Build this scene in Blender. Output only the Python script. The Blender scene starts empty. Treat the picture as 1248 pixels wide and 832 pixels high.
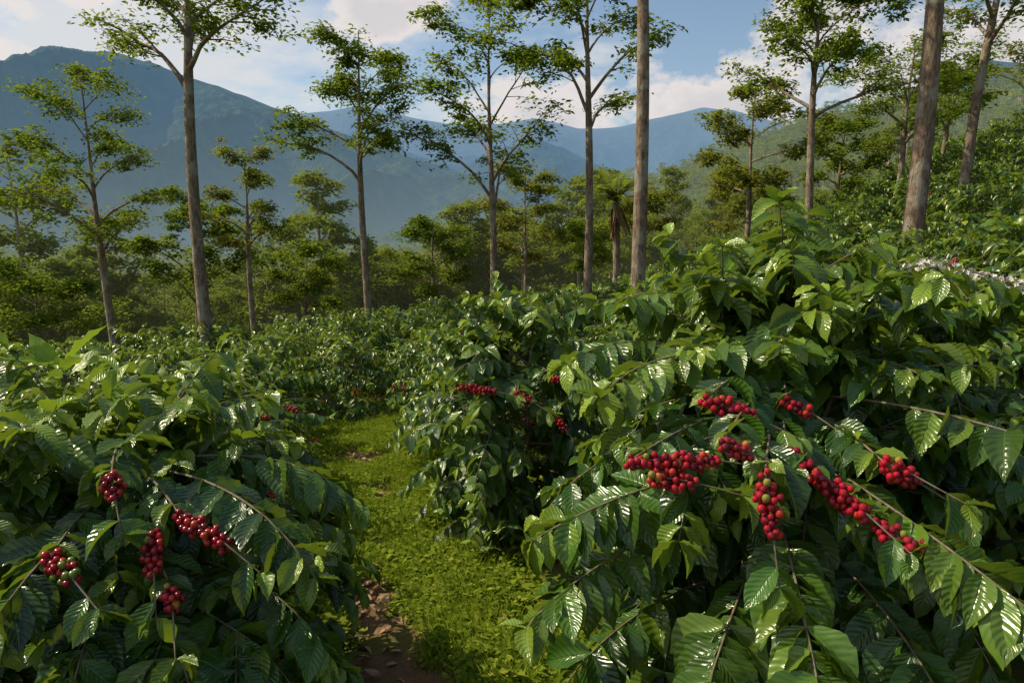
import bpy, math, random
import numpy as np
from mathutils import Vector
R_=np.random.RandomState(7)
scene=bpy.context.scene
SUN=np.array([-0.66,0.12,0.70]); SUN=SUN/np.linalg.norm(SUN)

# ---------------------------------------------------------------- noise
def vnoise(x,y,seed=0.0):
    ix=np.floor(x); iy=np.floor(y); fx=x-ix; fy=y-iy
    fx=fx*fx*(3-2*fx); fy=fy*fy*(3-2*fy)
    def h(a,b):
        v=np.sin(a*127.1+b*311.7+seed*74.7)*43758.5453
        return v-np.floor(v)
    return (h(ix,iy)*(1-fx)+h(ix+1,iy)*fx)*(1-fy)+(h(ix,iy+1)*(1-fx)+h(ix+1,iy+1)*fx)*fy
def fbm(x,y,o=4,seed=0.0):
    a=0.5;s=0;t=0
    for i in range(o):
        s=s+a*vnoise(x*2**i,y*2**i,seed+i*3.1); t+=a; a*=0.5
    return s/t
def sstep(a,b,x):
    t=np.clip((x-a)/(b-a),0,1); return t*t*(3-2*t)
def hh(x,y):
    x=np.asarray(x,float); y=np.asarray(y,float)
    xc=np.clip(x,-30,34); yc=np.clip(y,-10,60)
    xp=np.clip(xc,0,None)
    para=np.where(xp<10,0.016*xp*xp,1.6+0.32*(xp-10))
    N=0.1*xc+para-0.05*yc
    r=np.hypot(x*0.75,y)
    s=x/(np.hypot(x,y)+1)*1.25
    k=sstep(-0.35,0.85,s)
    F=(-9-np.minimum(r,500)*0.045)*(1-k)+(3+np.minimum(r,500)*0.035)*k
    F=F+ (fbm(x/60+9,y/60+3,3)-0.5)*5
    w=sstep(25,62,r-0.3*x)
    return N*(1-w)+F*w

# ---------------------------------------------------------------- mesh accumulator
class Acc:
    def __init__(s):
        s.V=[];s.F=[];s.M=[];s.UV=[];s.A=[];s.B=[];s.n=0
    def add(s,V,F,mat,UV=None,a=None,b=None):
        V=np.asarray(V,float);F=np.asarray(F,int)
        n=len(V)
        s.V.append(V);s.F.append(F+s.n);s.M.append(np.full(len(F),mat,int))
        s.UV.append(np.zeros((n,2)) if UV is None else UV)
        s.A.append(np.zeros(n) if a is None else a)
        s.B.append(np.zeros(n) if b is None else b)
        s.n+=n
    def mesh(s,name,mats,smooth=True):
        V=np.concatenate(s.V);F=np.concatenate(s.F);M=np.concatenate(s.M)
        UV=np.concatenate(s.UV);A=np.concatenate(s.A);B=np.concatenate(s.B)
        me=bpy.data.meshes.new(name)
        me.vertices.add(len(V));me.vertices.foreach_set('co',V.astype(np.float32).ravel())
        me.loops.add(len(F)*4);me.loops.foreach_set('vertex_index',F.astype(np.int32).ravel())
        me.polygons.add(len(F));me.polygons.foreach_set('loop_start',np.arange(0,len(F)*4,4,dtype=np.int32))
        me.polygons.foreach_set('loop_total',np.full(len(F),4,np.int32))
        me.polygons.foreach_set('material_index',M.astype(np.int32))
        me.polygons.foreach_set('use_smooth',np.full(len(F),smooth,bool))
        uvl=me.uv_layers.new(name='UVMap');uvl.data.foreach_set('uv',UV[F.ravel()].astype(np.float32).ravel())
        at=me.attributes.new('rnd','FLOAT','POINT');at.data.foreach_set('value',A.astype(np.float32))
        at=me.attributes.new('yng','FLOAT','POINT');at.data.foreach_set('value',B.astype(np.float32))
        for m in mats: me.materials.append(m)
        me.update(calc_edges=True)
        return me
def mkobj(name,me,loc=(0,0,0),coll=None):
    o=bpy.data.objects.new(name,me);o.location=loc
    (coll or scene.collection).objects.link(o);return o

def tube(acc,pts,rad,sides,mat,rnd=0.5):
    P=np.asarray(pts,float);n=len(P)
    T=np.gradient(P,axis=0);T/=np.linalg.norm(T,axis=1)[:,None]+1e-9
    ref=np.array([0,0,1.0]) if abs(T[0][2])<0.9 else np.array([1.0,0,0])
    X=np.cross(T,ref);X/=np.linalg.norm(X,axis=1)[:,None]+1e-9
    Y=np.cross(T,X)
    a=np.linspace(0,2*math.pi,sides,endpoint=False)
    rad=np.asarray(rad,float)
    V=P[:,None,:]+rad[:,None,None]*(np.cos(a)[None,:,None]*X[:,None,:]+np.sin(a)[None,:,None]*Y[:,None,:])
    V=V.reshape(-1,3)
    i=np.arange(n-1)[:,None]*sides;j=np.arange(sides)[None,:];k=(j+1)%sides
    F=np.stack([i+j,i+k,i+sides+k,i+sides+j],-1).reshape(-1,4)
    uv=np.zeros((len(V),2));acc.add(V,F,mat,uv,np.full(len(V),rnd))

def leaf_tmpl(nu,nv,arch,fold,wave,ph=0,twist=0.0):
    t=np.linspace(0,1,nv+1);u=np.linspace(-1,1,nu+1)
    w=np.sin(math.pi*np.clip(t,0,1)**0.88)**0.85
    w=w*(1-0.45*sstep(0.78,0.98,t)); w[0]=0.03;w[-1]=0.004
    T,U=np.meshgrid(t,u,indexing='ij');Wd=w[:,None]*np.ones_like(U)
    x=0.5*U*Wd+twist*0.12*T**2
    y=T-0.18*arch*T**2
    z=0.10*T-arch*T**2+fold*np.abs(U)*Wd*0.22+wave*np.sin(T*24+ph+U*1.2)*np.abs(U)*Wd-0.06*(U**2)*Wd+twist*U*T*Wd*.2
    V=np.stack([x,y,z],-1).reshape(-1,3)
    UV=np.stack([U*0.5+0.5,T],-1).reshape(-1,2)
    i=np.arange(nv)[:,None]*(nu+1);j=np.arange(nu)[None,:]
    F=np.stack([i+j,i+j+1,i+nu+2+j,i+nu+1+j],-1).reshape(-1,4)
    return V,F,UV
def put_leaves(acc,L,tmpls,mat,rng):
    if len(L)==0:return
    L=np.asarray(L,float)
    P=L[:,0:3];D=L[:,3:6];N=L[:,6:9]
    D=D/(np.linalg.norm(D,axis=1)[:,None]+1e-9)
    N=N-(N*D).sum(1)[:,None]*D;N/=np.linalg.norm(N,axis=1)[:,None]+1e-9
    X=np.cross(D,N)
    idx=rng.randint(0,len(tmpls),len(L))
    for k,(V,F,UV) in enumerate(tmpls):
        m=np.where(idx==k)[0]
        if len(m)==0:continue
        l=L[m,9][:,None,None];w=L[m,10][:,None,None]
        W=P[m][:,None,:]+X[m][:,None,:]*V[None,:,0:1]*w+D[m][:,None,:]*V[None,:,1:2]*l+N[m][:,None,:]*V[None,:,2:3]*l
        nv=len(V)
        FF=(F[None]+(np.arange(len(m))*nv)[:,None,None]).reshape(-1,4)
        acc.add(W.reshape(-1,3),FF,mat,np.tile(UV,(len(m),1)),np.repeat(L[m,11],nv),np.repeat(L[m,12],nv))

def rnd_tm(nu,nv,n,rng):
    return [leaf_tmpl(nu,nv,rng.uniform(0.05,0.5),rng.uniform(0.1,1.4),rng.uniform(0.02,0.05),rng.uniform(0,6),rng.uniform(-1,1)) for _ in range(n)]
TM_H=rnd_tm(4,10,10,R_);TM_F=rnd_tm(2,5,6,R_);TM_L=rnd_tm(2,3,4,R_)
QUAD=[(np.array([[0,0,0],[0.5,0.5,0.05],[0,1,-0.08],[-0.5,0.45,0.05]]),np.array([[0,1,2,3]]),np.array([[.5,0],[1,.5],[.5,1],[0,.5]]))]
def cube_sphere(k=3):
    V=[];F=[]
    for ax in range(3):
        for sg in(-1,1):
            b=len(V);g=np.linspace(-1,1,k+1)
            for a in g:
                for c in g:
                    p=[0,0,0];p[ax]=sg;p[(ax+1)%3]=a*sg;p[(ax+2)%3]=c
                    v=np.array(p,float);V.append(v/np.linalg.norm(v))
            for i in range(k):
                for j in range(k):
                    F.append([b+i*(k+1)+j,b+(i+1)*(k+1)+j,b+(i+1)*(k+1)+j+1,b+i*(k+1)+j+1])
    return np.array(V),np.array(F)
SPH=cube_sphere(4)

# ---------------------------------------------------------------- materials
def newmat(name):
    m=bpy.data.materials.new(name);m.use_nodes=True
    nt=m.node_tree;nt.nodes.clear()
    return m,nt
def N(nt,t,**kw):
    n=nt.nodes.new(t)
    for k,v in kw.items(): setattr(n,k,v)
    return n
def math_(nt,op,a,b=None,clamp=False):
    n=N(nt,'ShaderNodeMath',operation=op);n.use_clamp=clamp
    for i,v in enumerate((a,b)):
        if v is None:continue
        if isinstance(v,(int,float)):n.inputs[i].default_value=v
        else:nt.links.new(v,n.inputs[i])
    return n.outputs[0]
def mixc(nt,f,a,b,mode='MIX'):
    n=N(nt,'ShaderNodeMix',data_type='RGBA',blend_type=mode)
    for s,v in((n.inputs[0],f),(n.inputs[6],a),(n.inputs[7],b)):
        if isinstance(v,(int,float)):s.default_value=v
        elif isinstance(v,tuple):s.default_value=(*v,1) if len(v)==3 else v
        else:nt.links.new(v,s)
    return n.outputs[2]
def ramp(nt,f,stops):
    n=N(nt,'ShaderNodeValToRGB')
    while len(n.color_ramp.elements)<len(stops):n.color_ramp.elements.new(0.5)
    for e,(p,c) in zip(n.color_ramp.elements,stops):
        e.position=p;e.color=(*c,1) if isinstance(c,tuple) else (c,c,c,1)
    nt.links.new(f,n.inputs[0]);return n.outputs[0]
def noise(nt,vec,scale,detail=4,rough=0.55):
    n=N(nt,'ShaderNodeTexNoise');n.inputs['Scale'].default_value=scale
    n.inputs['Detail'].default_value=detail;n.inputs['Roughness'].default_value=rough
    if vec is not None:nt.links.new(vec,n.inputs['Vector'])
    return n.outputs['Fac']
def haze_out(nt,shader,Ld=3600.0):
    """aerial perspective: painted haze, emission mixed into the surface colour, grows with distance from the world origin and in the valley bottom"""
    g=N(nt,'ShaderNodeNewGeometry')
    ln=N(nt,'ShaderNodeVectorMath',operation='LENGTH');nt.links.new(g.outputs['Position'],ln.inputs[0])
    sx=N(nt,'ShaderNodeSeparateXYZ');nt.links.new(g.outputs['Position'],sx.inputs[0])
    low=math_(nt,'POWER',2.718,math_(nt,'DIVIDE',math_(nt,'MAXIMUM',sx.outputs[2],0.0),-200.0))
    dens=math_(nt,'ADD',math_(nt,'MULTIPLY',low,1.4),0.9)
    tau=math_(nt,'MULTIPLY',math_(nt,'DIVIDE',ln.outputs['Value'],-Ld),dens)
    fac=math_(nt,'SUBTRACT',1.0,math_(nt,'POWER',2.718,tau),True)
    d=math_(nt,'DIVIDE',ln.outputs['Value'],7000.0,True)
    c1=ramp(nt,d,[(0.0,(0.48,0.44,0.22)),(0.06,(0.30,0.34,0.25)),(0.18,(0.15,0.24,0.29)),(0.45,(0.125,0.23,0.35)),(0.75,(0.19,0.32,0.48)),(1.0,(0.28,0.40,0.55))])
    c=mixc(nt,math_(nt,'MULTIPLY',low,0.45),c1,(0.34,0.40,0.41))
    e=N(nt,'ShaderNodeEmission');nt.links.new(c,e.inputs[0])  # haze painted as a glow on the surface, no scattering volume
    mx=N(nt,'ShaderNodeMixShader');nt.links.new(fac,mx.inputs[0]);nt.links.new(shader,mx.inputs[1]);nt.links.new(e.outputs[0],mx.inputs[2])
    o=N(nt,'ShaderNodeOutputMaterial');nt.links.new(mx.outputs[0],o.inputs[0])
def attr(nt,name):
    return N(nt,'ShaderNodeAttribute',attribute_name=name).outputs['Fac']

def leaf_material(name,dark,mid,young,rough=0.3,transl=0.22,veins=True,haze=False,inst=0.0,tcol=None,spec=0):
    m,nt=newmat(name)
    r=attr(nt,'rnd');y=attr(nt,'yng')
    c=mixc(nt,r,dark,mid)
    if inst>0:
        oi=N(nt,'ShaderNodeObjectInfo')
        c=mixc(nt,math_(nt,'MULTIPLY',oi.outputs['Random'],inst),c,(0.21,0.21,0.035))
    c=mixc(nt,y,c,young)
    if spec:
        b=N(nt,'ShaderNodeBsdfPrincipled')
        b.inputs['Roughness'].default_value=rough;b.inputs['Specular IOR Level'].default_value=spec
    else:
        b=N(nt,'ShaderNodeBsdfDiffuse')
    if veins:
        uv=N(nt,'ShaderNodeUVMap');s=N(nt,'ShaderNodeSeparateXYZ');nt.links.new(uv.outputs[0],s.inputs[0])
        au=math_(nt,'ABSOLUTE',math_(nt,'SUBTRACT',s.outputs[0],0.5))
        w=math_(nt,'SUBTRACT',math_(nt,'MULTIPLY',s.outputs[1],56.0),math_(nt,'MULTIPLY',au,26.0))
        sn=math_(nt,'SINE',w)
        vein=math_(nt,'POWER',math_(nt,'ADD',math_(nt,'MULTIPLY',sn,0.5),0.5),6.0)
        mid_=math_(nt,'SUBTRACT',1.0,math_(nt,'DIVIDE',au,0.035),True)
        vv=math_(nt,'MAXIMUM',mid_,math_(nt,'MULTIPLY',vein,0.14))
        c=mixc(nt,math_(nt,'MULTIPLY',vv,0.5),c,(0.18,0.28,0.06))
        hgt=math_(nt,'ADD',math_(nt,'MULTIPLY',sn,-0.5),math_(nt,'MULTIPLY',mid_,-1.4))
        bp=N(nt,'ShaderNodeBump');bp.inputs['Strength'].default_value=0.42;bp.inputs['Distance'].default_value=0.004
        nt.links.new(hgt,bp.inputs['Height']);nt.links.new(bp.outputs[0],b.inputs['Normal'])
    nt.links.new(c,b.inputs[0])
    t=N(nt,'ShaderNodeBsdfTranslucent')
    nt.links.new(mixc(nt,0.6,c,tcol or (0.36,0.48,0.03)),t.inputs[0])
    mx=N(nt,'ShaderNodeMixShader');mx.inputs[0].default_value=transl
    nt.links.new(b.outputs[0],mx.inputs[1]);nt.links.new(t.outputs[0],mx.inputs[2])
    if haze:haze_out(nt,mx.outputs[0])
    else:
        o=N(nt,'ShaderNodeOutputMaterial');nt.links.new(mx.outputs[0],o.inputs[0])
    return m
def simple_mat(name,c1,c2,scale,rough=0.8,bump=0.3,haze=False,dist=0.02):
    m,nt=newmat(name)
    tc=N(nt,'ShaderNodeTexCoord');f=noise(nt,tc.outputs['Object'],scale,4,0.65)
    c=ramp(nt,f,[(0.35,c1),(0.62,c2)])
    b=N(nt,'ShaderNodeBsdfPrincipled');b.inputs['Roughness'].default_value=rough
    nt.links.new(c,b.inputs['Base Color'])
    if bump:
        bp=N(nt,'ShaderNodeBump');bp.inputs['Strength'].default_value=bump;bp.inputs['Distance'].default_value=dist
        nt.links.new(f,bp.inputs['Height']);nt.links.new(bp.outputs[0],b.inputs['Normal'])
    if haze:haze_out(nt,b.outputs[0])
    else:
        o=N(nt,'ShaderNodeOutputMaterial');nt.links.new(b.outputs[0],o.inputs[0])
    return m
M_leaf=leaf_material('coffee_leaf',(0.014,0.046,0.010),(0.062,0.155,0.017),(0.28,0.40,0.035),0.25,0.27,spec=.65)
M_leaf_f=leaf_material('coffee_leaf_field',(0.017,0.052,0.010),(0.068,0.160,0.017),(0.28,0.38,0.035),0.33,0.28,veins=False,spec=.5)
M_tw=simple_mat('coffee_bark',(0.10,0.075,0.045),(0.20,0.16,0.11),30,0.8,0)
def bark_mat():
    m,nt=newmat('tree_bark')
    tc=N(nt,'ShaderNodeTexCoord');mp=N(nt,'ShaderNodeMapping');mp.inputs['Scale'].default_value=(1,1,.25);nt.links.new(tc.outputs['Object'],mp.inputs[0])
    f=noise(nt,mp.outputs[0],22,5,.7);g=noise(nt,tc.outputs['Object'],2.2,4,.6)
    c=mixc(nt,ramp(nt,f,[(.35,0.0),(.65,1.0)]),(0.085,0.055,0.036),(0.34,0.235,0.155))
    c=mixc(nt,ramp(nt,g,[(.50,0.0),(.58,.75)]),c,(0.36,0.32,0.25))
    b=N(nt,'ShaderNodeBsdfPrincipled');b.inputs['Roughness'].default_value=.9;nt.links.new(c,b.inputs['Base Color'])
    bp=N(nt,'ShaderNodeBump');bp.inputs['Strength'].default_value=1;bp.inputs['Distance'].default_value=.05
    nt.links.new(f,bp.inputs['Height']);nt.links.new(bp.outputs[0],b.inputs['Normal'])
    o=N(nt,'ShaderNodeOutputMaterial');nt.links.new(b.outputs[0],o.inputs[0]);return m
M_bark=bark_mat()
M_tleaf=leaf_material('tree_leaf',(0.045,0.085,0.013),(0.11,0.17,0.025),(0.26,0.28,0.045),0.5,0.42,veins=False)
M_oleaf=leaf_material('tree_leaf_olive',(0.09,0.10,0.025),(0.19,0.17,0.04),(0.3,0.23,0.06),0.5,0.42,veins=False)
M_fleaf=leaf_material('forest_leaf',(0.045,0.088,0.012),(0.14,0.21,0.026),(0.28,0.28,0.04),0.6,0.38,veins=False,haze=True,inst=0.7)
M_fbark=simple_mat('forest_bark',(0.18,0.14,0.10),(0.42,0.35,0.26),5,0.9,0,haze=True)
M_grass=leaf_material('ground_cover_leaf',(0.09,0.15,0.014),(0.20,0.29,0.028),(0.36,0.38,0.05),0.55,0.35,veins=False)
M_dead=simple_mat('dead_leaf',(0.18,0.09,0.045),(0.36,0.22,0.11),20,0.7,0)
def cherry_mat():
    m,nt=newmat('coffee_cherry')
    r=attr(nt,'rnd')
    c=ramp(nt,r,[(0.0,(0.10,0.003,0.012)),(0.4,(0.26,0.006,0.018)),(0.85,(0.42,0.010,0.022)),(0.955,(0.44,0.05,0.02)),(0.98,(0.42,0.20,0.03)),(1.0,(0.15,0.21,0.03))])
    b=N(nt,'ShaderNodeBsdfPrincipled');b.inputs['Roughness'].default_value=0.25
    nt.links.new(c,b.inputs['Base Color']);o=N(nt,'ShaderNodeOutputMaterial');nt.links.new(b.outputs[0],o.inputs[0]);return m
M_ch=cherry_mat()
M_fl=simple_mat('coffee_blossom',(0.72,0.66,0.60),(0.80,0.75,0.70),10,0.6,0)
BUSHM=[M_tw,M_leaf,M_ch,M_fl];FIELDM=[M_tw,M_leaf_f,M_ch,M_fl]

# ---------------------------------------------------------------- coffee bushes
UP=np.array([0,0,1.0])
def nrm(v):
    return v/(math.sqrt(v[0]*v[0]+v[1]*v[1]+v[2]*v[2])+1e-9)
def leaf_at(leaves,p,d,s,rng,LL,yng=0,hang=None,open_=0.8):
    side=nrm(np.cross(d,UP)+1e-6)
    if hang is None:hang=rng.uniform(0.25,1.0)
    ld=s*side*open_+d*rng.uniform(0.25,0.6)-UP*hang+rng.normal(0,0.11,3)
    n=UP*0.9+s*side*0.3*hang+d*0.4*hang+rng.normal(0,0.24,3)
    leaves.append((*p,*ld,*n,LL,LL*rng.uniform(0.41,0.51),rng.rand(),yng))
def pair_line(leaves,pts,rng,leafL,t0=0.3,ymul=0.0):
    n=len(pts)
    for i in range(1,n):
        t=i/(n-1)
        if t<t0:continue
        d=nrm(pts[i]-pts[i-1])
        ll=leafL*rng.uniform(0.75,1.15)*(1-0.35*max(0,t-0.8)/0.2)
        yv=max(0,min(1,ymul+ (rng.uniform(0.1,0.8) if t>0.9 else 0)+ (0.3 if rng.rand()<0.08 else 0)))
        for s in(-1,1):
            if rng.rand()<0.94:leaf_at(leaves,pts[i],d,s,rng,ll,yv)
    d=nrm(pts[-1]-pts[-2])
    yv=min(1,rng.uniform(0.3,0.95)*(0.5+ymul*2) if ymul>0 else rng.uniform(0,0.8))
    for s in(-1,1):leaf_at(leaves,pts[-1],d,s,rng,leafL*rng.uniform(0.45,0.75),yv,hang=rng.uniform(-0.4,0.3),open_=0.45)
def grow(acc,leaves,start,phi,elev,length,droop,r0,rng,leafL,sec,t0,ds,ymul,sides):
    n=max(3,int(length/ds));pts=[np.array(start,float)]
    e=elev;side=[]
    for i in range(n):
        d=np.array([math.cos(e)*math.cos(phi),math.cos(e)*math.sin(phi),math.sin(e)])
        pts.append(pts[-1]+d*ds);e-=droop*ds*(0.6+0.9*i/n);e=max(e,-1.25);phi+=rng.normal(0,0.045)
        if sec>0 and i>=2 and i<n*0.75 and rng.rand()<sec:
            side.append((pts[-1].copy(),phi+rng.choice([-1,1])*rng.uniform(0.6,1.0),e+0.1,(n-i)*ds*rng.uniform(0.5,0.8)))
    tube(acc,pts,np.linspace(r0,r0*0.35,len(pts)),sides,0,rng.rand())
    pair_line(leaves,pts,rng,leafL,t0,ymul)
    for (p,ph,el,ln) in side:
        if ln>3*ds:grow(acc,leaves,p,ph,el,ln,droop,r0*0.6,rng,leafL*0.93,0,0.15,ds,ymul,sides)
def cherries_seg(acc,A,B,rng,cr=0.0132,step=0.030,cnt=(9,15),ripe=0.0,spread=2.9):
    A=np.array(A,float);B=np.array(B,float);ln=np.linalg.norm(B-A);n=max(1,int(ln/step))
    d=nrm(B-A);X=nrm(np.cross(d,UP)+1e-6);Y=np.cross(d,X)
    done=[]
    for i in range(n+1):
        c=A+(B-A)*(i/n);sp=spread*(.55+.45*math.sin(math.pi*(i+.5)/(n+1)))*rng.uniform(.6,1.15)
        for k in range(rng.randint(*cnt)):
            for tr in range(8):
                a=rng.uniform(0,6.28);rr=rng.uniform(0.9,sp)*cr
                p=c+(X*math.cos(a)+Y*math.sin(a))*rr+d*rng.normal(0,0.6*cr)-UP*0.6*cr
                if all(np.linalg.norm(p-q)>cr*1.55 for q in done[-45:]):break
            else:continue
            done.append(p);r=cr*rng.uniform(0.8,1.12)
            acc.add(SPH[0]*r*np.array([1,1,1.08])+p,SPH[1],2,None,np.full(len(SPH[0]),min(1,max(0,rng.rand()+ripe))))
def coffee(rng,H,R,leafL,tm,stems=2,dz=0.085,ds=0.062,sec=0.16,fruit=(),reach=(),flowers=(),fruity=0,sides=5,mats=BUSHM,name='coffee_bush',base=(0,0,0)):
    acc=Acc();leaves=[];base=np.array(base,float)
    a0=rng.uniform(0,6.28)
    for sI in range(stems):
        a=a0+sI*6.283/stems+rng.normal(0,.3);sp=(0.17 if stems>2 else .12)*R
        dxy=np.array([math.cos(a),math.sin(a)])*sp
        Hs=H*(1-0.06*sI)*0.90;n=int(Hs/0.1)
        sp_=[np.array([dxy[0]*(0.2+i/n)*1.2+0.02*math.sin(i*.9),dxy[1]*(0.2+i/n)*1.2+0.02*math.cos(i*1.1),Hs*i/n]) for i in range(n+1)]
        tube(acc,sp_,np.linspace(0.026,0.007,n+1),7,0,0.5)
        z=0.12*H;phi=rng.uniform(0,3.14)
        while z<Hs:
            t=z/Hs;f=t*n;i0=min(n-1,int(f));p=sp_[i0]+(sp_[i0+1]-sp_[i0])*(f-i0)
            prof=(0.72+0.55*t) if t<0.5 else (1.0-0.62*((t-0.5)/0.5)**1.8)
            for k in(0,1):
                if rng.rand()<0.06:continue
                L=R*prof*rng.uniform(0.72,1.2)*1.08
                el=math.radians(-2+18*t+44*t**3)+rng.normal(0,0.14)
                ym=max(0,(t-0.70))*rng.uniform(0.3,1.8)
                grow(acc,leaves,p,phi+k*math.pi+rng.normal(0,0.2),el,L,1.15-0.1*t,0.0062,rng,leafL,sec,0.28 if t<0.8 else 0.1,ds,ym,sides)
            phi+=math.pi/2+rng.normal(0,0.3);z+=dz*rng.uniform(0.8,1.2)
        for q in range(8):
            a=rng.uniform(0,6.28);d=nrm(np.array([math.cos(a),math.sin(a),1.2]))
            leaf_at(leaves,sp_[-1],d,rng.choice([-1,1]),rng,leafL*rng.uniform(.6,.95),rng.uniform(0.3,0.9),hang=-0.1,open_=0.5)
    L=np.array(leaves);keep=np.ones(len(L),bool)
    for (A,B,rad) in [(f[0],f[1],f[2]) for f in fruit]+[(f[0],f[1],0.07) for f in flowers]:
        A=np.array(A)-base;B=np.array(B)-base
        c=L[:,0:3]+0.5*L[:,3:6]/np.linalg.norm(L[:,3:6],axis=1)[:,None]*L[:,9:10]
        out=(A+B)/2*np.array([1,1,0]);out=nrm(out)
        for sh in(0,0.08,0.16,0.25,0.36,0.5):
            A2=A+out*sh+UP*0.10*sh*2;B2=B+out*sh+UP*0.10*sh*2
            ab=B2-A2;tt=np.clip(((c-A2)@ab)/(ab@ab),0,1)
            dd=np.linalg.norm(c-(A2+tt[:,None]*ab),axis=1)
            keep&=dd>rad+0.02
    leaves=list(map(tuple,L[keep]))
    for f in fruit:
        A=np.array(f[0])-base;B=np.array(f[1])-base;ripe=f[3] if len(f)>3 else 0
        s0=np.array([0,0,max(0.2,min(H*0.8,A[2]-0.15))])
        m=np.array([(s0+(A-s0)*t)+UP*0.10*math.sin(t*3.14) for t in np.linspace(0,1,14)])
        ext=nrm(nrm(B-A)+np.array([0,0,-0.15]))
        pts=list(m)+[A+(B-A)*t for t in(0.33,0.66,1)]+[B+ext*0.06*(k+1) for k in range(3)]
        tube(acc,pts,np.linspace(0.0065,0.003,len(pts)),5,0,0.4)
        pair_line(leaves,pts[-4:],rng,leafL*0.9,0.6)
        pair_line(leaves,pts[5:13],rng,leafL*0.85,0.1)
        cherries_seg(acc,A,B,rng,ripe=ripe)
    for rc in reach:
        s0=np.array([0,0,max(0.25,rc[0][2]-base[2]-0.12)]);A=np.array(rc[0])-base;B=np.array(rc[1])-base
        ln=np.linalg.norm(A-s0)+np.linalg.norm(B-A);n=int(ln/0.065)
        pts=[]
        for k in range(n+1):
            t=k/n;pts.append((1-t)**2*s0+2*t*(1-t)*(A+UP*0.08)+t*t*B)
        tube(acc,pts,np.linspace(0.007,0.003,len(pts)),5,0,0.4)
        pair_line(leaves,pts,rng,leafL*1.08,0.35,rc[2] if len(rc)>2 else 0.0)
    for f in flowers:
        A=np.array(f[0])-base;B=np.array(f[1])-base;s0=np.array([0,0,A[2]-0.2])
        bow=lambda t:A+(B-A)*t+UP*0.07*math.sin(3.14*t)+UP*.02*math.sin(9*t)
        pts=[s0+(A-s0)*t for t in np.linspace(0,1,8)]+[bow(t) for t in np.linspace(0.1,1,9)]
        tube(acc,pts,np.linspace(0.006,0.003,len(pts)),5,0,0.4)
        pet=[];nodes=np.linspace(0.02,1,12)
        for k in range(150):
            q_=rng.randint(12);c=bow(nodes[q_]+rng.normal(0,0.02));ax=nrm(rng.normal(0,1,3)*np.array([1,1,0.8])+UP*0.4)
            c=c+ax*0.028*rng.uniform(0.5,1.2);X=nrm(np.cross(ax,UP)+1e-4);Y=np.cross(ax,X)
            for q in range(5):
                a=q*1.2566;d=X*math.cos(a)+Y*math.sin(a)+ax*0.35
                pet.append((*c,*d,*ax,0.015,0.007,0.5,0))
        put_leaves(acc,pet,QUAD,3,rng)
        for t in nodes[::2]:
            leaf_at(leaves,bow(t),nrm(B-A),rng.choice([-1,1]),rng,leafL*.8,.2,hang=.9)
    if fruity:
        for k in range(fruity):
            a=rng.uniform(0,6.28);rr=R*rng.uniform(0.55,0.9);z=H*rng.uniform(0.3,0.75)
            A=np.array([math.cos(a)*rr,math.sin(a)*rr,z]);B=A+np.array([math.cos(a+.6),math.sin(a+.6),-0.3])*0.14
            cherries_seg(acc,A,B,rng,step=0.05,cnt=(5,8),spread=2.2)
    put_leaves(acc,leaves,tm,1,rng)
    me=acc.mesh(name,mats)
    return me,len(leaves)

def P2(x,y,dz=0): return (x,y,float(hh(x,y))+dz)
tot=0
b=P2(1.3,3.3)
fr=[((.42,2.33,1.45),(.72,2.33,1.45),.11),((.50,2.30,1.40),(.62,2.28,1.39),.08),((.82,2.13,1.47),(.83,2.07,1.31),.09),((.74,2.55,1.62),(.90,2.50,1.57),.08),
    ((1.05,2.28,1.41),(1.15,2.14,1.34),.075),((1.20,2.12,1.30),(1.29,2.03,1.25),.075),((1.12,2.72,1.58),(1.18,2.66,1.55),.07),((1.37,2.41,1.40),(1.44,2.36,1.37),.07),
    ((.70,2.2,1.55),(.77,2.2,1.53),.06),((1.0,2.4,1.46),(1.05,2.35,1.43),.05),((1.3,2.3,1.45),(1.36,2.25,1.43),.06)]
rc=[((1.15,2.0,1.38),(1.60,1.68,1.06),0.25),((.9,2.05,1.12),(.86,1.72,.92),0.15),((.35,2.45,1.05),(.05,2.35,.80),0.1),((.45,2.5,1.25),(.08,2.55,1.05),0.05),
    ((.75,2.2,.9),(.55,1.95,.6),0.1),((1.3,2.2,1.0),(1.35,1.8,.7),0),((1.7,2.3,1.6),(2.05,1.95,1.4),0.1),((.6,2.9,1.75),(.35,2.65,1.6),0.25),((.5,2.7,.7),(.2,2.5,.45),0)]
me,n=coffee(np.random.RandomState(11),2.22,1.12,0.208,TM_H,3,0.078,0.058,0.16,fr,rc,base=b);mkobj('coffee_bush',me,b);tot+=n
b=P2(-1.8,3.05)
fr=[((-1.24,2.42,1.22),(-1.05,2.36,1.13),.06),((-1.32,2.38,1.16),(-1.29,2.32,1.06),.05),((-1.50,2.46,1.34),(-1.47,2.42,1.30),.04),((-1.62,2.27,1.12),(-1.53,2.22,1.08),.05,0.3),((-1.22,2.30,.98),(-1.20,2.26,.94),.045)]
rc=[((-1.0,2.5,1.3),(-.72,2.35,1.0),0),((-.95,2.6,.9),(-.7,2.5,.55),0),((-1.6,2.25,1.15),(-1.7,2.05,.95),0),((-1.0,3.0,1.3),(-.72,3.05,1.0),0.1),((-1.2,2.3,.8),(-1.05,2.1,.55),0),((-1.5,2.2,.85),(-1.45,2.0,.6),0)]
me,n=coffee(np.random.RandomState(5),1.88,1.10,0.20,TM_H,4,0.085,0.058,0.16,fr,rc,base=b);mkobj('coffee_bush',me,b);tot+=n
b=P2(.08,5.7)
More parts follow.
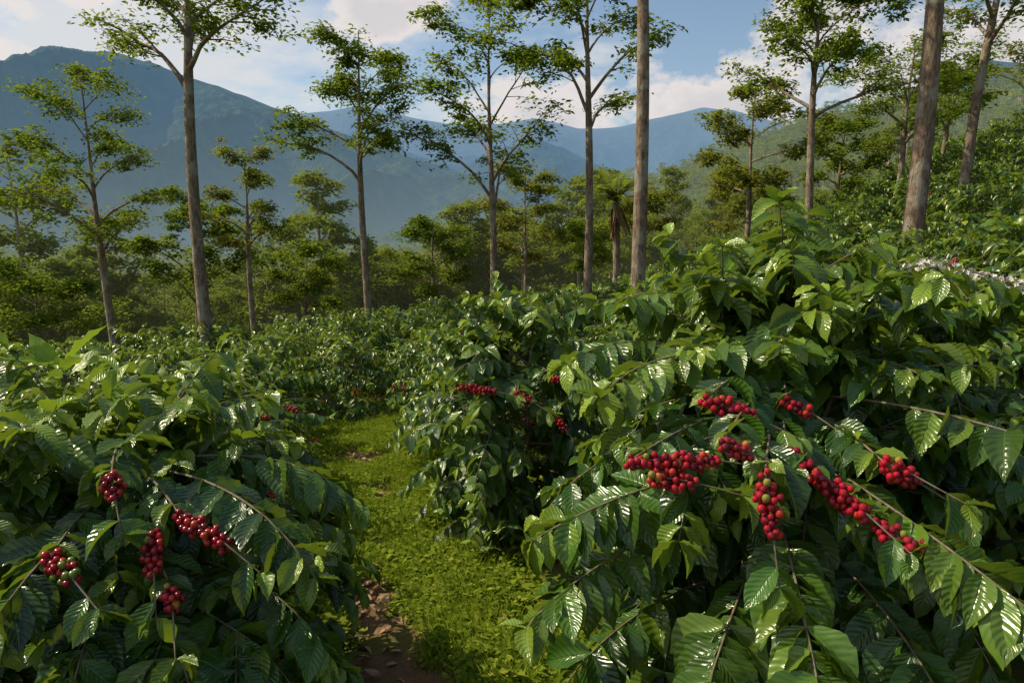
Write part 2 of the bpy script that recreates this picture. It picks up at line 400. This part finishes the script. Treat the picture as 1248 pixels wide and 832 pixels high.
fr=[((-.40,4.95,1.17),(-.14,4.90,1.15),.075),((.04,4.92,1.12),(.12,4.88,1.09),.07),((.33,5.0,.92),(.38,4.95,.87),.06),((.30,5.1,1.22),(.36,5.05,1.2),.05)]
me,n=coffee(np.random.RandomState(8),2.10,0.95,0.18,TM_F,3,0.085,0.06,0.14,fr,base=b);mkobj('coffee_bush',me,b);tot+=n
b=P2(2.75,4.15)
me,n=coffee(np.random.RandomState(21),1.90,1.05,0.20,TM_H,2,0.085,0.066,0.14,[((2.3,3.3,1.3),(2.4,3.2,1.25),.06)],flowers=[((1.80,3.15,2.09),(2.36,3.02,1.94))],base=b);mkobj('coffee_bush',me,b);tot+=n
FV=[];FV2=[]
for i in range(6):
    me,n=coffee(np.random.RandomState(40+i),1.7,0.92,0.172,TM_F,2,0.10,0.070,0.11,sides=3,mats=FIELDM,fruity=[3,6,0,4,2,5][i],name='coffee_bush_mesh');FV.append(me)
    if i<4:
        me,n2=coffee(np.random.RandomState(60+i),1.7,0.92,0.19,TM_L,2,0.12,0.085,0.08,sides=3,mats=FIELDM,fruity=[1,2,0,1][i],name='coffee_bush_far_mesh');FV2.append(me)
print('hero leaves',tot,'field',n,n2)
pd=np.array([-.27,.963]);pn=np.array([.963,.27]);p0=np.array([-.35,3.2])
heroes=[(1.3,3.3),(-1.8,3.05),(.08,5.7),(2.75,4.15)]
near=[];far=[]
rg=np.random.RandomState(3)
rows=[((1.35+1.75*k) if k>=0 else (-1.5+1.75*(k+1)),-4.0) for k in range(-12,18)]+[(-.1,7.6)]
for off,s in rows:
    while s<46:
        s+=1.4*rg.uniform(.85,1.15)
        p=p0+pd*s+pn*(off+rg.normal(0,.15))
        x,y=p
        if math.hypot(x,y)<2.7 or y<-1.0:continue
        if any(math.hypot(x-a,y-c)<1.15 for a,c in heroes):continue
        if abs(off)<2 and s<1.5 and off>0:continue
        lim=25+0.45*x if x<0 else 25+0.6*x
        if y>lim or abs(x)>y*1.0+5:continue
        (near if math.hypot(x,y)<11 else far).append((x,y))
for x,y in near:
    o=mkobj('coffee_bush',FV[rg.randint(6)],P2(x,y,-.03));sc=rg.uniform(.84,1.10)
    o.rotation_euler=(rg.normal(0,.04),rg.normal(0,.04),rg.uniform(0,6.28));o.scale=(sc*rg.uniform(.95,1.1),sc,sc*rg.uniform(.9,1.06))
print('bushes',len(near),len(far))

def scatter(name,pts,scales,coll,tilt=0.0):
    me=bpy.data.meshes.new(name);me.vertices.add(len(pts))
    me.vertices.foreach_set('co',np.asarray(pts,np.float32).ravel())
    at=me.attributes.new('sc','FLOAT','POINT');at.data.foreach_set('value',np.asarray(scales,np.float32))
    me.update();o=mkobj(name,me)
    ng=bpy.data.node_groups.new(name+'_scatter','GeometryNodeTree')
    ng.interface.new_socket('Geometry',in_out='INPUT',socket_type='NodeSocketGeometry')
    ng.interface.new_socket('Geometry',in_out='OUTPUT',socket_type='NodeSocketGeometry')
    gi=ng.nodes.new('NodeGroupInput');go=ng.nodes.new('NodeGroupOutput')
    ip=ng.nodes.new('GeometryNodeInstanceOnPoints');ci=ng.nodes.new('GeometryNodeCollectionInfo')
    ci.inputs['Collection'].default_value=coll;ci.inputs['Separate Children'].default_value=True;ci.inputs['Reset Children'].default_value=True
    rv=ng.nodes.new('FunctionNodeRandomValue');rv.data_type='FLOAT_VECTOR'
    rv.inputs[0].default_value=(-tilt,-tilt,0);rv.inputs[1].default_value=(tilt,tilt,6.283)
    na=ng.nodes.new('GeometryNodeInputNamedAttribute');na.data_type='FLOAT';na.inputs['Name'].default_value='sc'
    ip.inputs['Pick Instance'].default_value=True
    l=ng.links.new
    l(gi.outputs[0],ip.inputs['Points']);l(ci.outputs[0],ip.inputs['Instance']);l(rv.outputs[0],ip.inputs['Rotation'])
    l(na.outputs[0],ip.inputs['Scale']);l(ip.outputs[0],go.inputs[0])
    md=o.modifiers.new('scatter','NODES');md.node_group=ng
    return o
def variants(name,meshes):
    c=bpy.data.collections.new(name)
    for i,m in enumerate(meshes):
        o=bpy.data.objects.new(name,m);c.objects.link(o)
    return c
far=np.array(far)
scatter('coffee_plantation',np.column_stack([far,hh(far[:,0],far[:,1])-.03]),rg.uniform(.85,1.15,len(far)),variants('field_coffee_bush',FV2),.05)

# ---------------------------------------------------------------- trees
def tree_mesh(rng,H,r,lean,cb,R,nprim=11,leaf=0.15,per=70,nsec=5,clump=0.5,flat=0.28,mats=None,name='shade_tree',sides=9,shape='umbrella',fork=None,tw=True):
    acc=Acc();L=[]
    n=14;ph=rng.uniform(0,6,2);zz=np.linspace(0,1,n+1)
    wig=0.012*H
    tp=np.stack([lean*zz**1.3+wig*np.sin(zz*5+ph[0])*zz,wig*np.sin(zz*4+ph[1])*zz,H*0.95*zz],-1)
    rad=r*(1-zz*0.55);rad[zz>cb]*=np.linspace(1,0.25,(zz>cb).sum());rad[0]*=1.45;rad[1]*=1.08
    tube(acc,tp,rad,sides,0)
    def tpos(t):
        f=t*n;i=min(n-1,int(f));return tp[i]+(tp[i+1]-tp[i])*(f-i),rad[i]
    def clumpf(c,rr,yg):
        m=int(per*rng.uniform(.6,1.3))
        q=rng.normal(0,1,(m,3));q/=np.linalg.norm(q,axis=1)[:,None];q*=(rng.rand(m,1)**.6)*rr*1.15
        q[:,2]*=flat
        q[:,2]-=0.22*(q[:,0]**2+q[:,1]**2)/rr
        br=rng.rand()*0.5
        for v in q:
            a=rng.uniform(0,6.28);d=np.array([math.cos(a),math.sin(a),rng.uniform(-.7,.15)])
            l=leaf*rng.uniform(.6,1.3)
            L.append((*(c+v),*d,rng.normal(0,.5),rng.normal(0,.5),1,l,l*.5,min(1,br+rng.rand()*.5),yg*rng.rand()))
    ga=rng.uniform(0,6)
    for i in range(nprim):
        u=(i+rng.uniform(0,.6))/nprim;t=cb+(0.97-cb)*u
        p,rr=tpos(t);ga+=2.4+rng.normal(0,.3)
        if shape=='umbrella': ln=R*(1.05-0.55*u)*rng.uniform(.65,1.15);el=rng.uniform(.5,1.05)
        elif shape=='vase': ln=R*(1.25-0.6*u)*rng.uniform(.8,1.15);el=rng.uniform(.85,1.2)
        else: ln=R*math.sin(math.pi*(0.2+0.65*u))*rng.uniform(.8,1.1);el=rng.uniform(.2,.8)
        m=7;pts=[p];e=el;a=ga
        for k in range(m):
            d=np.array([math.cos(e)*math.cos(a),math.cos(e)*math.sin(a),math.sin(e)])
            pts.append(pts[-1]+d*ln/m*1.15);e-=el*0.13+rng.normal(0,.07);a+=rng.normal(0,.12)
        r1=max(.012,min(rr*.6,r*.42))
        tube(acc,pts,np.linspace(r1,r1*.25,m+1),5,0)
        yg=rng.choice([0,.3,.8])
        for j in range(nsec):
            v=0.35+0.65*(j+rng.rand())/nsec;f=v*m;i0=min(m-1,int(f));q=pts[i0]+(pts[i0+1]-pts[i0])*(f-i0)
            a2=a+rng.choice([-1,1])*rng.uniform(.4,1.2);e2=rng.uniform(-.1,.8);l2=ln*rng.uniform(.22,.5)*(1.2-v*.5)
            e_=q+np.array([math.cos(e2)*math.cos(a2),math.cos(e2)*math.sin(a2),math.sin(e2)])*l2
            md_=(q+e_)/2+np.array([0,0,.05*l2])
            if tw:tube(acc,[q,md_,e_],[r1*.32,r1*.22,r1*.12],4,0)
            clumpf(e_,clump*rng.uniform(.55,1.2),yg)
            if rng.rand()<.6:clumpf(md_+rng.normal(0,.15,3),clump*rng.uniform(.4,.8),yg)
        clumpf(pts[-1],clump*rng.uniform(.7,1.1),yg)
    clumpf(tp[-1],clump,.3);clumpf(tp[-1]-np.array([0,0,.3]),clump,.3)
    put_leaves(acc,L,QUAD,1,rng)
    return acc.mesh(name,mats or [M_bark,M_tleaf],smooth=True)
TR=[ # x,y,topz,r,lean,cb,R,nprim,per,nsec,clump,shape,olive
 (-12.9,22,7.9,.14,-.5,.42,2.6,15,60,7,.5,'umbrella',0),
 (-7.2,16,10.6,.165,-.1,.62,3.0,12,60,8,.55,'umbrella',0),
 (-9.1,24,5.9,.11,-.2,.50,1.5,10,60,6,.42,'umbrella',1),
 (-4.0,19,8.3,.115,-.15,.56,2.0,12,60,7,.45,'umbrella',0),
 (-.5,18,8.7,.11,0,.42,1.9,12,60,7,.45,'vase',0),
 (1.86,17,10.0,.12,0,.55,1.6,12,60,6,.42,'vase',0),
 (2.35,12.8,13.0,.15,-.1,.72,2.2,9,60,5,.45,'umbrella',0),
 (8.8,26,8.4,.12,.2,.40,1.9,14,55,6,.5,'round',1),
 (7.7,18,9.2,.12,.0,.58,2.1,13,60,6,.45,'umbrella',0),
 (13,28,7.4,.10,.2,.40,1.5,10,60,5,.5,'round',0),
 (6.9,12,12.5,.19,.25,.76,2.4,9,60,5,.5,'umbrella',0),
 (11.0,17,11.0,.14,.5,.55,2.3,11,60,6,.5,'umbrella',0),
 (13.3,24,9.4,.13,.2,.40,2.1,13,70,6,.6,'round',0),
 (22,30,10.2,.12,.3,.35,2.2,12,25,5,.5,'vase',1),
 (.6,32,6.3,.11,.1,.42,1.8,12,60,6,.5,'round',1),
 (-4.0,35,3.9,.14,0,.45,2.0,12,80,6,.6,'round',0),
 (-12.5,27,4.3,.12,.2,.40,2.3,13,70,6,.55,'umbrella',0),
 (-19.0,27,1.4,.12,.2,.25,2.6,14,80,6,.7,'round',0),
 (11.5,34,6.0,.11,0,.35,1.8,12,70,5,.6,'round',1),
 (16.5,27,9.2,.11,.2,.5,1.7,10,60,5,.45,'vase',0),
 (-9.5,31,2.6,.11,.2,.45,1.8,11,70,5,.6,'round',0),
 (3.6,34,3.6,.10,.2,.5,1.5,11,60,5,.55,'round',0),
 (5.6,30,4.4,.09,.1,.55,1.3,10,55,5,.5,'vase',1),
]
for i,(x,y,tz,r,ln,cb,R,npm,per,ns,cl,sh,ol) in enumerate(TR):
    g=float(hh(x,y))
    me=tree_mesh(np.random.RandomState(100+i),tz-g,r,ln,cb,R,npm,.135 if y<25 else .18,per,ns,cl,.42 if sh!='round' else .5,[M_bark,M_oleaf if ol else M_tleaf],shape=sh)
    mkobj('shade_tree',me,(x,y,g-.05))
FO=[];FL=[]
for i in range(7):
    H=[10,12,8.5,11,7.5,9.5,13][i]
    for lod in(0,1):
        rr=np.random.RandomState(200+i)
        me=tree_mesh(rr,H,.16,rr.uniform(-.5,.5),[.35,.5,.2,.4,.12,.5,.62][i],[2.6,2.4,2.8,3.0,2.4,2.2,1.8][i],[11,8][lod],[.32,.75][lod],[40,9][lod],[4,3][lod],[.95,.8,1.1,1,1,.8,.7][i],.5,[M_fbark,M_fleaf],'forest_tree',5,['round','umbrella','round','umbrella','round','vase','umbrella'][i],tw=False)
        (FO,FL)[lod].append(me)
rf=np.random.RandomState(77);pts=[];sc=[];pts2=[];sc2=[]
while len(pts)+len(pts2)<2700:
    az=rf.uniform(-.95,.95);d=36*(12)**(rf.rand()**.8)
    x=d*math.sin(az);y=d*math.cos(az)
    if math.hypot(x*.75,y)-.3*x<38 and x<8:continue
    if x>=6 and (y<27+.6*x+2 or d<(62 if x>.3*y else 50)):continue
    if fbm(x/25,y/25,2,5.0)<.36 and d<150:continue
    s_=rf.uniform(.45,.9)*(.9 if x>.25*y else 1)
    if rf.rand()<.06:s_*=1.35
    q=(x,y,float(hh(x,y))-.3)
    if d<105:pts.append(q);sc.append(s_)
    else:pts2.append(q);sc2.append(s_)
for k in range(1700):
    az=rf.uniform(-.85,.35);d=430+900*rf.rand()**1.2;x=d*math.sin(az);y=d*math.cos(az)
    pts2.append((x,y,float(hh(x,y))-1));sc2.append(rf.uniform(1.0,2.0)*(1+d/1500))
scatter('valley_forest',pts,sc,variants('forest_tree',FO),.04)
scatter('distant_forest',pts2,sc2,variants('distant_tree',FL),.04)

# ---------------------------------------------------------------- hills & mountains
def ridge(name,crest,D,depth,mat,nx,ny,spur,ns,rough,seed,foot=-40,ret=False):
    cx=[c[0] for c in crest];cz=[c[1] for c in crest]
    xs=np.linspace(cx[0],cx[-1],nx)
    ts=np.concatenate([np.linspace(-.35,-.03,10),np.linspace(0,1,ny)])
    Tm,Xm=np.meshgrid(ts,xs,indexing='ij')
    Z=np.interp(Xm,cx,cz)
    Xw=Xm+0.10*depth*Tm*(fbm(Xm/ns/2,Tm*2,2,seed)-.5)*2
    Y=D-Tm*depth+ (fbm(Xm/ns,Xm*0+seed,2,seed)-.5)*depth*.25
    prof=np.where(Tm<0,1+Tm*1.6,(1-np.clip(Tm,0,1))**1.15)
    rn=1-np.abs(2*fbm(Xw/ns+Tm*.6,Tm*1.6+seed,5,seed)-1)
    z=foot+(Z-foot)*prof
    z=z+(rn-.78)*spur*Z*np.clip(Tm*(1-Tm)*4,0,1)**.8
    z=z+(fbm(Xw/rough,Y/rough,5,seed+4)-.5)*rough*.42*np.clip(Tm*8+.12,0,1)
    V=np.stack([Xw,Y,z],-1).reshape(-1,3)
    a=len(ts);i=np.arange(a-1)[:,None]*nx;j=np.arange(nx-1)[None,:]
    F=np.stack([i+j,i+j+1,i+nx+j+1,i+nx+j],-1).reshape(-1,4)
    F=F[:,::-1]
    acc=Acc();acc.add(V,F,0)
    o=mkobj(name,acc.mesh(name,[mat]))
    return V.reshape(a,nx,3)
def hill_mat(name,sc,bd):
    m,nt=newmat(name)
    g=N(nt,'ShaderNodeNewGeometry')
    n1=noise(nt,g.outputs['Position'],sc,4,.7);n2=noise(nt,g.outputs['Position'],sc*.12,3,.6)
    c=mixc(nt,ramp(nt,n1,[(.38,0.0),(.62,1.0)]),(0.008,0.022,0.006),(0.11,0.16,0.03))
    c=mixc(nt,ramp(nt,n2,[(.45,0.0),(.62,0.5)]),c,(0.13,0.17,0.04))
    b=N(nt,'ShaderNodeBsdfDiffuse')
    nt.links.new(c,b.inputs[0])
    bp=N(nt,'ShaderNodeBump');bp.inputs['Strength'].default_value=1;bp.inputs['Distance'].default_value=bd
    nt.links.new(n1,bp.inputs['Height']);nt.links.new(bp.outputs[0],b.inputs['Normal'])
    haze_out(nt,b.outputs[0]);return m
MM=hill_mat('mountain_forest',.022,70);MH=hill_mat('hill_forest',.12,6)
ridge('mountain',[(-5200,500),(-3330,640),(-2610,700),(-2250,735),(-2034,766),(-1781,796),(-1601,780),(-1349,700),(-1060,600),(-808,500),(-555,410),(-303,342),(-87,256),(94,133),(274,20),(600,-40)],3000,1900,MM,700,260,1.0,520,150,3)
ridge('mountain',[(-1700,350),(-1000,560),(-626,560),(-323,480),(-20,576),(182,611),(384,550),(586,475),(838,348),(1100,200),(1500,60)],4200,1500,MM,260,90,.9,520,150,8)
ridge('mountain',[(-4500,900),(-2336,1074),(-1399,1146),(-1255,1175),(-894,1089),(-461,1002),(-101,1017),(187,1060),(548,981),(908,1002),(1269,1074),(1630,1168),(1846,1125),(2351,966),(3432,900),(6000,700)],6000,2000,MM,360,80,.7,800,200,5)
ridge('mountain',[(600,100),(1100,330),(1442,540),(1600,620),(1731,675),(1880,640),(2300,560),(3200,500)],2500,1300,MM,240,90,.6,350,90,9)
hv=ridge('forested_hill',[(40,-10),(64,25),(131,60),(190,88),(232,104),(283,122),(367,144),(442,158),(525,170),(653,190),(900,200),(1300,180)],700,560,MH,380,150,.45,130,26,6,foot=-14)
rf=np.random.RandomState(9);k=5400
ii=rf.randint(8,hv.shape[0]-1,k);jj=rf.randint(0,hv.shape[1]-60,k)
pp=hv[ii,jj]+rf.normal(0,1,(k,3))*np.array([1,1,.1]);pp[:,2]-=1.5
m=(pp[:,1]>200)
scatter('hill_forest',pp[m],rf.uniform(.8,1.9,m.sum()),variants('hill_tree',FL[:3]+FL[4:5]),.05)

# ---------------------------------------------------------------- ground
nn=280;u=np.linspace(-1,1,nn);gx=3*np.sinh(8.75*u)
X,Y=np.meshgrid(gx,gx,indexing='ij')
Z=hh(X,Y)
near_=np.clip(1-np.hypot(X,Y)/25,0,1);Z=Z+(fbm(X*1.3,Y*1.3,3,2.)-.5)*.10*near_
V=np.stack([X,Y,Z],-1).reshape(-1,3)
i=np.arange(nn-1)[:,None]*nn;j=np.arange(nn-1)[None,:]
F=np.stack([i+j,i+nn+j,i+nn+j+1,i+j+1],-1).reshape(-1,4)
def ground_mat(name,soil_bias):
    m,nt=newmat(name)
    g=N(nt,'ShaderNodeNewGeometry');P=g.outputs['Position']
    n1=noise(nt,P,1.3,4,.65);n2=noise(nt,P,18,5,.7);n3=noise(nt,P,70,3,.7)
    soil=mixc(nt,n2,(0.12,0.060,0.032),(0.34,0.20,0.11));grs=mixc(nt,n2,(0.05,0.08,0.012),(0.16,0.20,0.03))
    f=ramp(nt,n1,[(soil_bias-.06,0.0),(soil_bias+.08,1.0)])
    c=mixc(nt,f,soil,grs);c=mixc(nt,math_(nt,'MULTIPLY',n3,.35),c,(0.03,0.022,0.012))
    b=N(nt,'ShaderNodeBsdfDiffuse');nt.links.new(c,b.inputs[0])
    bp=N(nt,'ShaderNodeBump');bp.inputs['Strength'].default_value=.8;bp.inputs['Distance'].default_value=.03
    nt.links.new(math_(nt,'ADD',n2,n3),bp.inputs['Height']);nt.links.new(bp.outputs[0],b.inputs['Normal'])
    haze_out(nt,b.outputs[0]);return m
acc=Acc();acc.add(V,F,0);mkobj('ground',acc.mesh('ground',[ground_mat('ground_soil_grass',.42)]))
def gz(x,y):
    n=np.clip(1-np.hypot(x,y)/25,0,1);return hh(x,y)+(fbm(x*1.3,y*1.3,3,2.)-.5)*.10*n
sv=np.linspace(-3.5,9.5,160);wv=np.linspace(-1,1,13)
S,W=np.meshgrid(sv,wv,indexing='ij')
hw=.55+.25*(fbm(S*1.2,np.sign(W)*3+0*S,3,4.)-.5)
px_=p0[0]+pd[0]*S+pn[0]*W*hw+.1*np.sin(S*.55);py_=p0[1]+pd[1]*S+pn[1]*W*hw
pz_=gz(px_,py_)+.03*(1-W**4)-.012
V=np.stack([px_,py_,pz_],-1).reshape(-1,3);a,bn=S.shape
i=np.arange(a-1)[:,None]*bn;j=np.arange(bn-1)[None,:];F=np.stack([i+j,i+j+1,i+bn+j+1,i+bn+j],-1).reshape(-1,4)
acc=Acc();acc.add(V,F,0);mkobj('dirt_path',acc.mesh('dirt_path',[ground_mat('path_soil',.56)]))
GC=[]
for q in range(6):
    r=np.random.RandomState(300+q);L=[]
    acc=Acc()
    for k in range(85 if q<5 else 22):
        a=r.uniform(0,6.28);rr=.15*math.sqrt(r.rand());h=r.uniform(.008,.05)*(1 if q<3 else 1.5)
        az=r.uniform(0,6.28)
        if q in(2,3):
            d=(math.cos(az)*.4,math.sin(az)*.4,1);l=r.uniform(.04,.13);w=.007;h=0;nv=(math.cos(az+1.5),math.sin(az+1.5),.2)
        elif q<5:
            d=(math.cos(az),math.sin(az),r.uniform(-.1,.5));l=r.uniform(.018,.042);w=l*.7;nv=(r.normal(0,.4),r.normal(0,.4),1)
        else:
            d=(math.cos(az),math.sin(az),r.uniform(-.1,.6));l=r.uniform(.035,.065);w=l*.5;h=r.uniform(.02,.08);nv=(r.normal(0,.3),r.normal(0,.3),1)
        L.append((rr*math.cos(a),rr*math.sin(a),h,*d,*nv,l,w,r.rand(),r.rand()**3))
    put_leaves(acc,L,QUAD,0,r);GC.append(acc.mesh('ground_cover_tuft',[M_grass]))
r=np.random.RandomState(17);pts=[];sc=[]
while len(pts)<4700:
    s=-1.5+10.5*r.rand();w=r.normal(.05,.5);x=p0[0]+pd[0]*s+pn[0]*w;y=p0[1]+pd[1]*s+pn[1]*w
    q=float(fbm(np.array(x*1.7),np.array(y*1.7),3,12.))
    track=math.exp(-((w+.14+.1*math.sin(s))/.20)**2)
    if q<.36+.32*track*(1.2-.08*s)+.08*r.rand():continue
    pts.append((x,y,float(gz(x,y))+.012));sc.append(r.uniform(.5,1.2)*(1+.7*abs(w)))
scatter('ground_cover',pts,sc,variants('ground_cover_tuft',GC),.1)
acc=Acc();L=[];r=np.random.RandomState(31)
for k in range(1100):
    s=r.uniform(-1.5,9);w=r.normal(-.15,.5);x=p0[0]+pd[0]*s+pn[0]*w;y=p0[1]+pd[1]*s+pn[1]*w;a=r.uniform(0,6.28)
    l=r.uniform(.05,.13);L.append((x,y,float(gz(x,y))+.03+r.uniform(0,.03),math.cos(a),math.sin(a),r.normal(0,.12),r.normal(0,.3),r.normal(0,.3),1,l,l*.42,r.rand(),0))
put_leaves(acc,L,TM_F,0,r);mkobj('leaf_litter',acc.mesh('leaf_litter',[M_dead]))

# ---------------------------------------------------------------- banana plant, palm
M_ban=leaf_material('banana_leaf',(0.10,0.22,0.02),(0.17,0.32,0.03),(0.26,0.4,0.04),.4,.35,spec=.4)
acc=Acc();r=np.random.RandomState(2);L=[]
tube(acc,[(0,0,0),(0,0,.9),(0.02,0,1.7)],[.09,.07,.04],9,0)
for k in range(6):
    a=k*2.4+.8;L.append((0.02,0,1.5+.03*k,math.cos(a),math.sin(a),r.uniform(.3,1.3),-math.cos(a),-math.sin(a),1,r.uniform(.7,1.0),.24,r.rand(),.5))
L.append((0.02,0,1.6,-.75,-.1,1.0,.3,-1,.4,.8,.26,.9,.7))
put_leaves(acc,L,rnd_tm(4,12,4,r),1,r);mkobj('banana_plant',acc.mesh('banana_plant',[M_tw,M_ban]),P2(-6.7,10.0,-.1))
def palm(x,y,H):
    acc=Acc();r=np.random.RandomState(6);L=[];D=[]
    tube(acc,[(0,0,0),(.05,0,H*.5),(0,0,H)],[.14,.11,.12],9,0)
    for k in range(34):
        a=k*2.4;e=r.uniform(.5,1.45);ln=r.uniform(1.1,1.6);p=np.array([0,0,H]);pts=[p];dead=k>=28
        if dead:e=r.uniform(-1.5,-.9);ln=1.0
        for s in range(12):
            d=np.array([math.cos(e)*math.cos(a),math.cos(e)*math.sin(a),math.sin(e)]);p=p+d*ln/12;pts.append(p)
            if not dead:e-=.10
            side=nrm(np.cross(d,UP)+1e-5)
            for sg in(-1,1):
                for f in(0,.5):
                    (D if dead else L).append((*(p+d*f*ln/12),*(side*sg+d*.7-UP*.25),*(UP+side*.1),.34*(1-.5*s/12),.05,r.rand(),r.rand()*.8))
        tube(acc,pts,np.linspace(.02,.005,13),4,0)
    put_leaves(acc,L,QUAD,1,r);put_leaves(acc,D,QUAD,2,r)
    mkobj('palm_tree',acc.mesh('palm_tree',[M_bark,M_tleaf,M_dead]),P2(x,y,-.05))
gp=float(hh(3.3,22));palm(3.3,22,3.6-gp)

# ---------------------------------------------------------------- camera, sun, sky
cam=bpy.data.cameras.new('camera');co=bpy.data.objects.new('camera',cam);scene.collection.objects.link(co)
cam.lens=24;cam.sensor_width=36;cam.clip_end=30000;cam.clip_start=.05
co.location=(0,0,2.2);co.rotation_euler=(math.radians(82),0,0);scene.camera=co
sl=bpy.data.lights.new('sun','SUN');so=bpy.data.objects.new('sun',sl);scene.collection.objects.link(so)
sl.energy=5.0;sl.angle=math.radians(.5);sl.color=(1,.87,.64)
so.rotation_euler=Vector(SUN).to_track_quat('Z','Y').to_euler()
w=bpy.data.worlds.new('World');scene.world=w;w.use_nodes=True;nt=w.node_tree;nt.nodes.clear()
sky=N(nt,'ShaderNodeTexSky',sky_type='NISHITA');sky.sun_disc=False
sky.sun_elevation=math.asin(SUN[2]);sky.sun_rotation=math.atan2(SUN[0],SUN[1])%(2*math.pi);sky.air_density=1.2;sky.dust_density=0.6
tc=N(nt,'ShaderNodeTexCoord');s=N(nt,'ShaderNodeSeparateXYZ');nt.links.new(tc.outputs['Generated'],s.inputs[0])
zz=math_(nt,'ADD',math_(nt,'MAXIMUM',s.outputs[2],0.0),.12)
cb=N(nt,'ShaderNodeCombineXYZ');nt.links.new(math_(nt,'DIVIDE',s.outputs[0],zz),cb.inputs[0]);nt.links.new(math_(nt,'DIVIDE',s.outputs[1],zz),cb.inputs[1])
n1=noise(nt,cb.outputs[0],1.1,5,.6)
mp=N(nt,'ShaderNodeMapping');mp.inputs['Scale'].default_value=(1,1,1.5);nt.links.new(tc.outputs['Generated'],mp.inputs[0])
n2=noise(nt,mp.outputs[0],9,6,.6)
left=math_(nt,'MULTIPLY',s.outputs[0],-.24)
f1=ramp(nt,math_(nt,'ADD',n1,left),[(.48,0.0),(.64,.9)])
best=None
for D,rad in (((.285,.93,.195),.14),((.40,.89,.27),.15),((.52,.83,.20),.20),((.06,.98,.165),.14),((-.62,.74,.33),.28),((-.16,.95,.30),.09)):
    sub=N(nt,'ShaderNodeVectorMath',operation='SUBTRACT');nt.links.new(tc.outputs['Generated'],sub.inputs[0]);sub.inputs[1].default_value=D
    ml=N(nt,'ShaderNodeVectorMath',operation='MULTIPLY');nt.links.new(sub.outputs[0],ml.inputs[0]);ml.inputs[1].default_value=(1,1,2.0)
    le=N(nt,'ShaderNodeVectorMath',operation='LENGTH');nt.links.new(ml.outputs[0],le.inputs[0])
    v=math_(nt,'SUBTRACT',1.0,math_(nt,'DIVIDE',le.outputs['Value'],rad))
    best=v if best is None else math_(nt,'MAXIMUM',best,v)
val=math_(nt,'ADD',math_(nt,'MAXIMUM',best,-1.0),math_(nt,'MULTIPLY',math_(nt,'SUBTRACT',n2,.5),3.2))
f2=ramp(nt,val,[(.08,0.0),(.42,.9)])
shade=ramp(nt,val,[(.15,(7.6,6.9,6.4)),(.9,(5.8,5.5,5.5))])
c=mixc(nt,f1,sky.outputs[0],(6.0,6.1,6.2))
c=mixc(nt,f2,c,shade)
bg=N(nt,'ShaderNodeBackground');bg.inputs[1].default_value=.12;nt.links.new(c,bg.inputs[0])
o=N(nt,'ShaderNodeOutputWorld');nt.links.new(bg.outputs[0],o.inputs[0])
scene.view_settings.view_transform='Standard';scene.view_settings.look='None';scene.view_settings.exposure=0
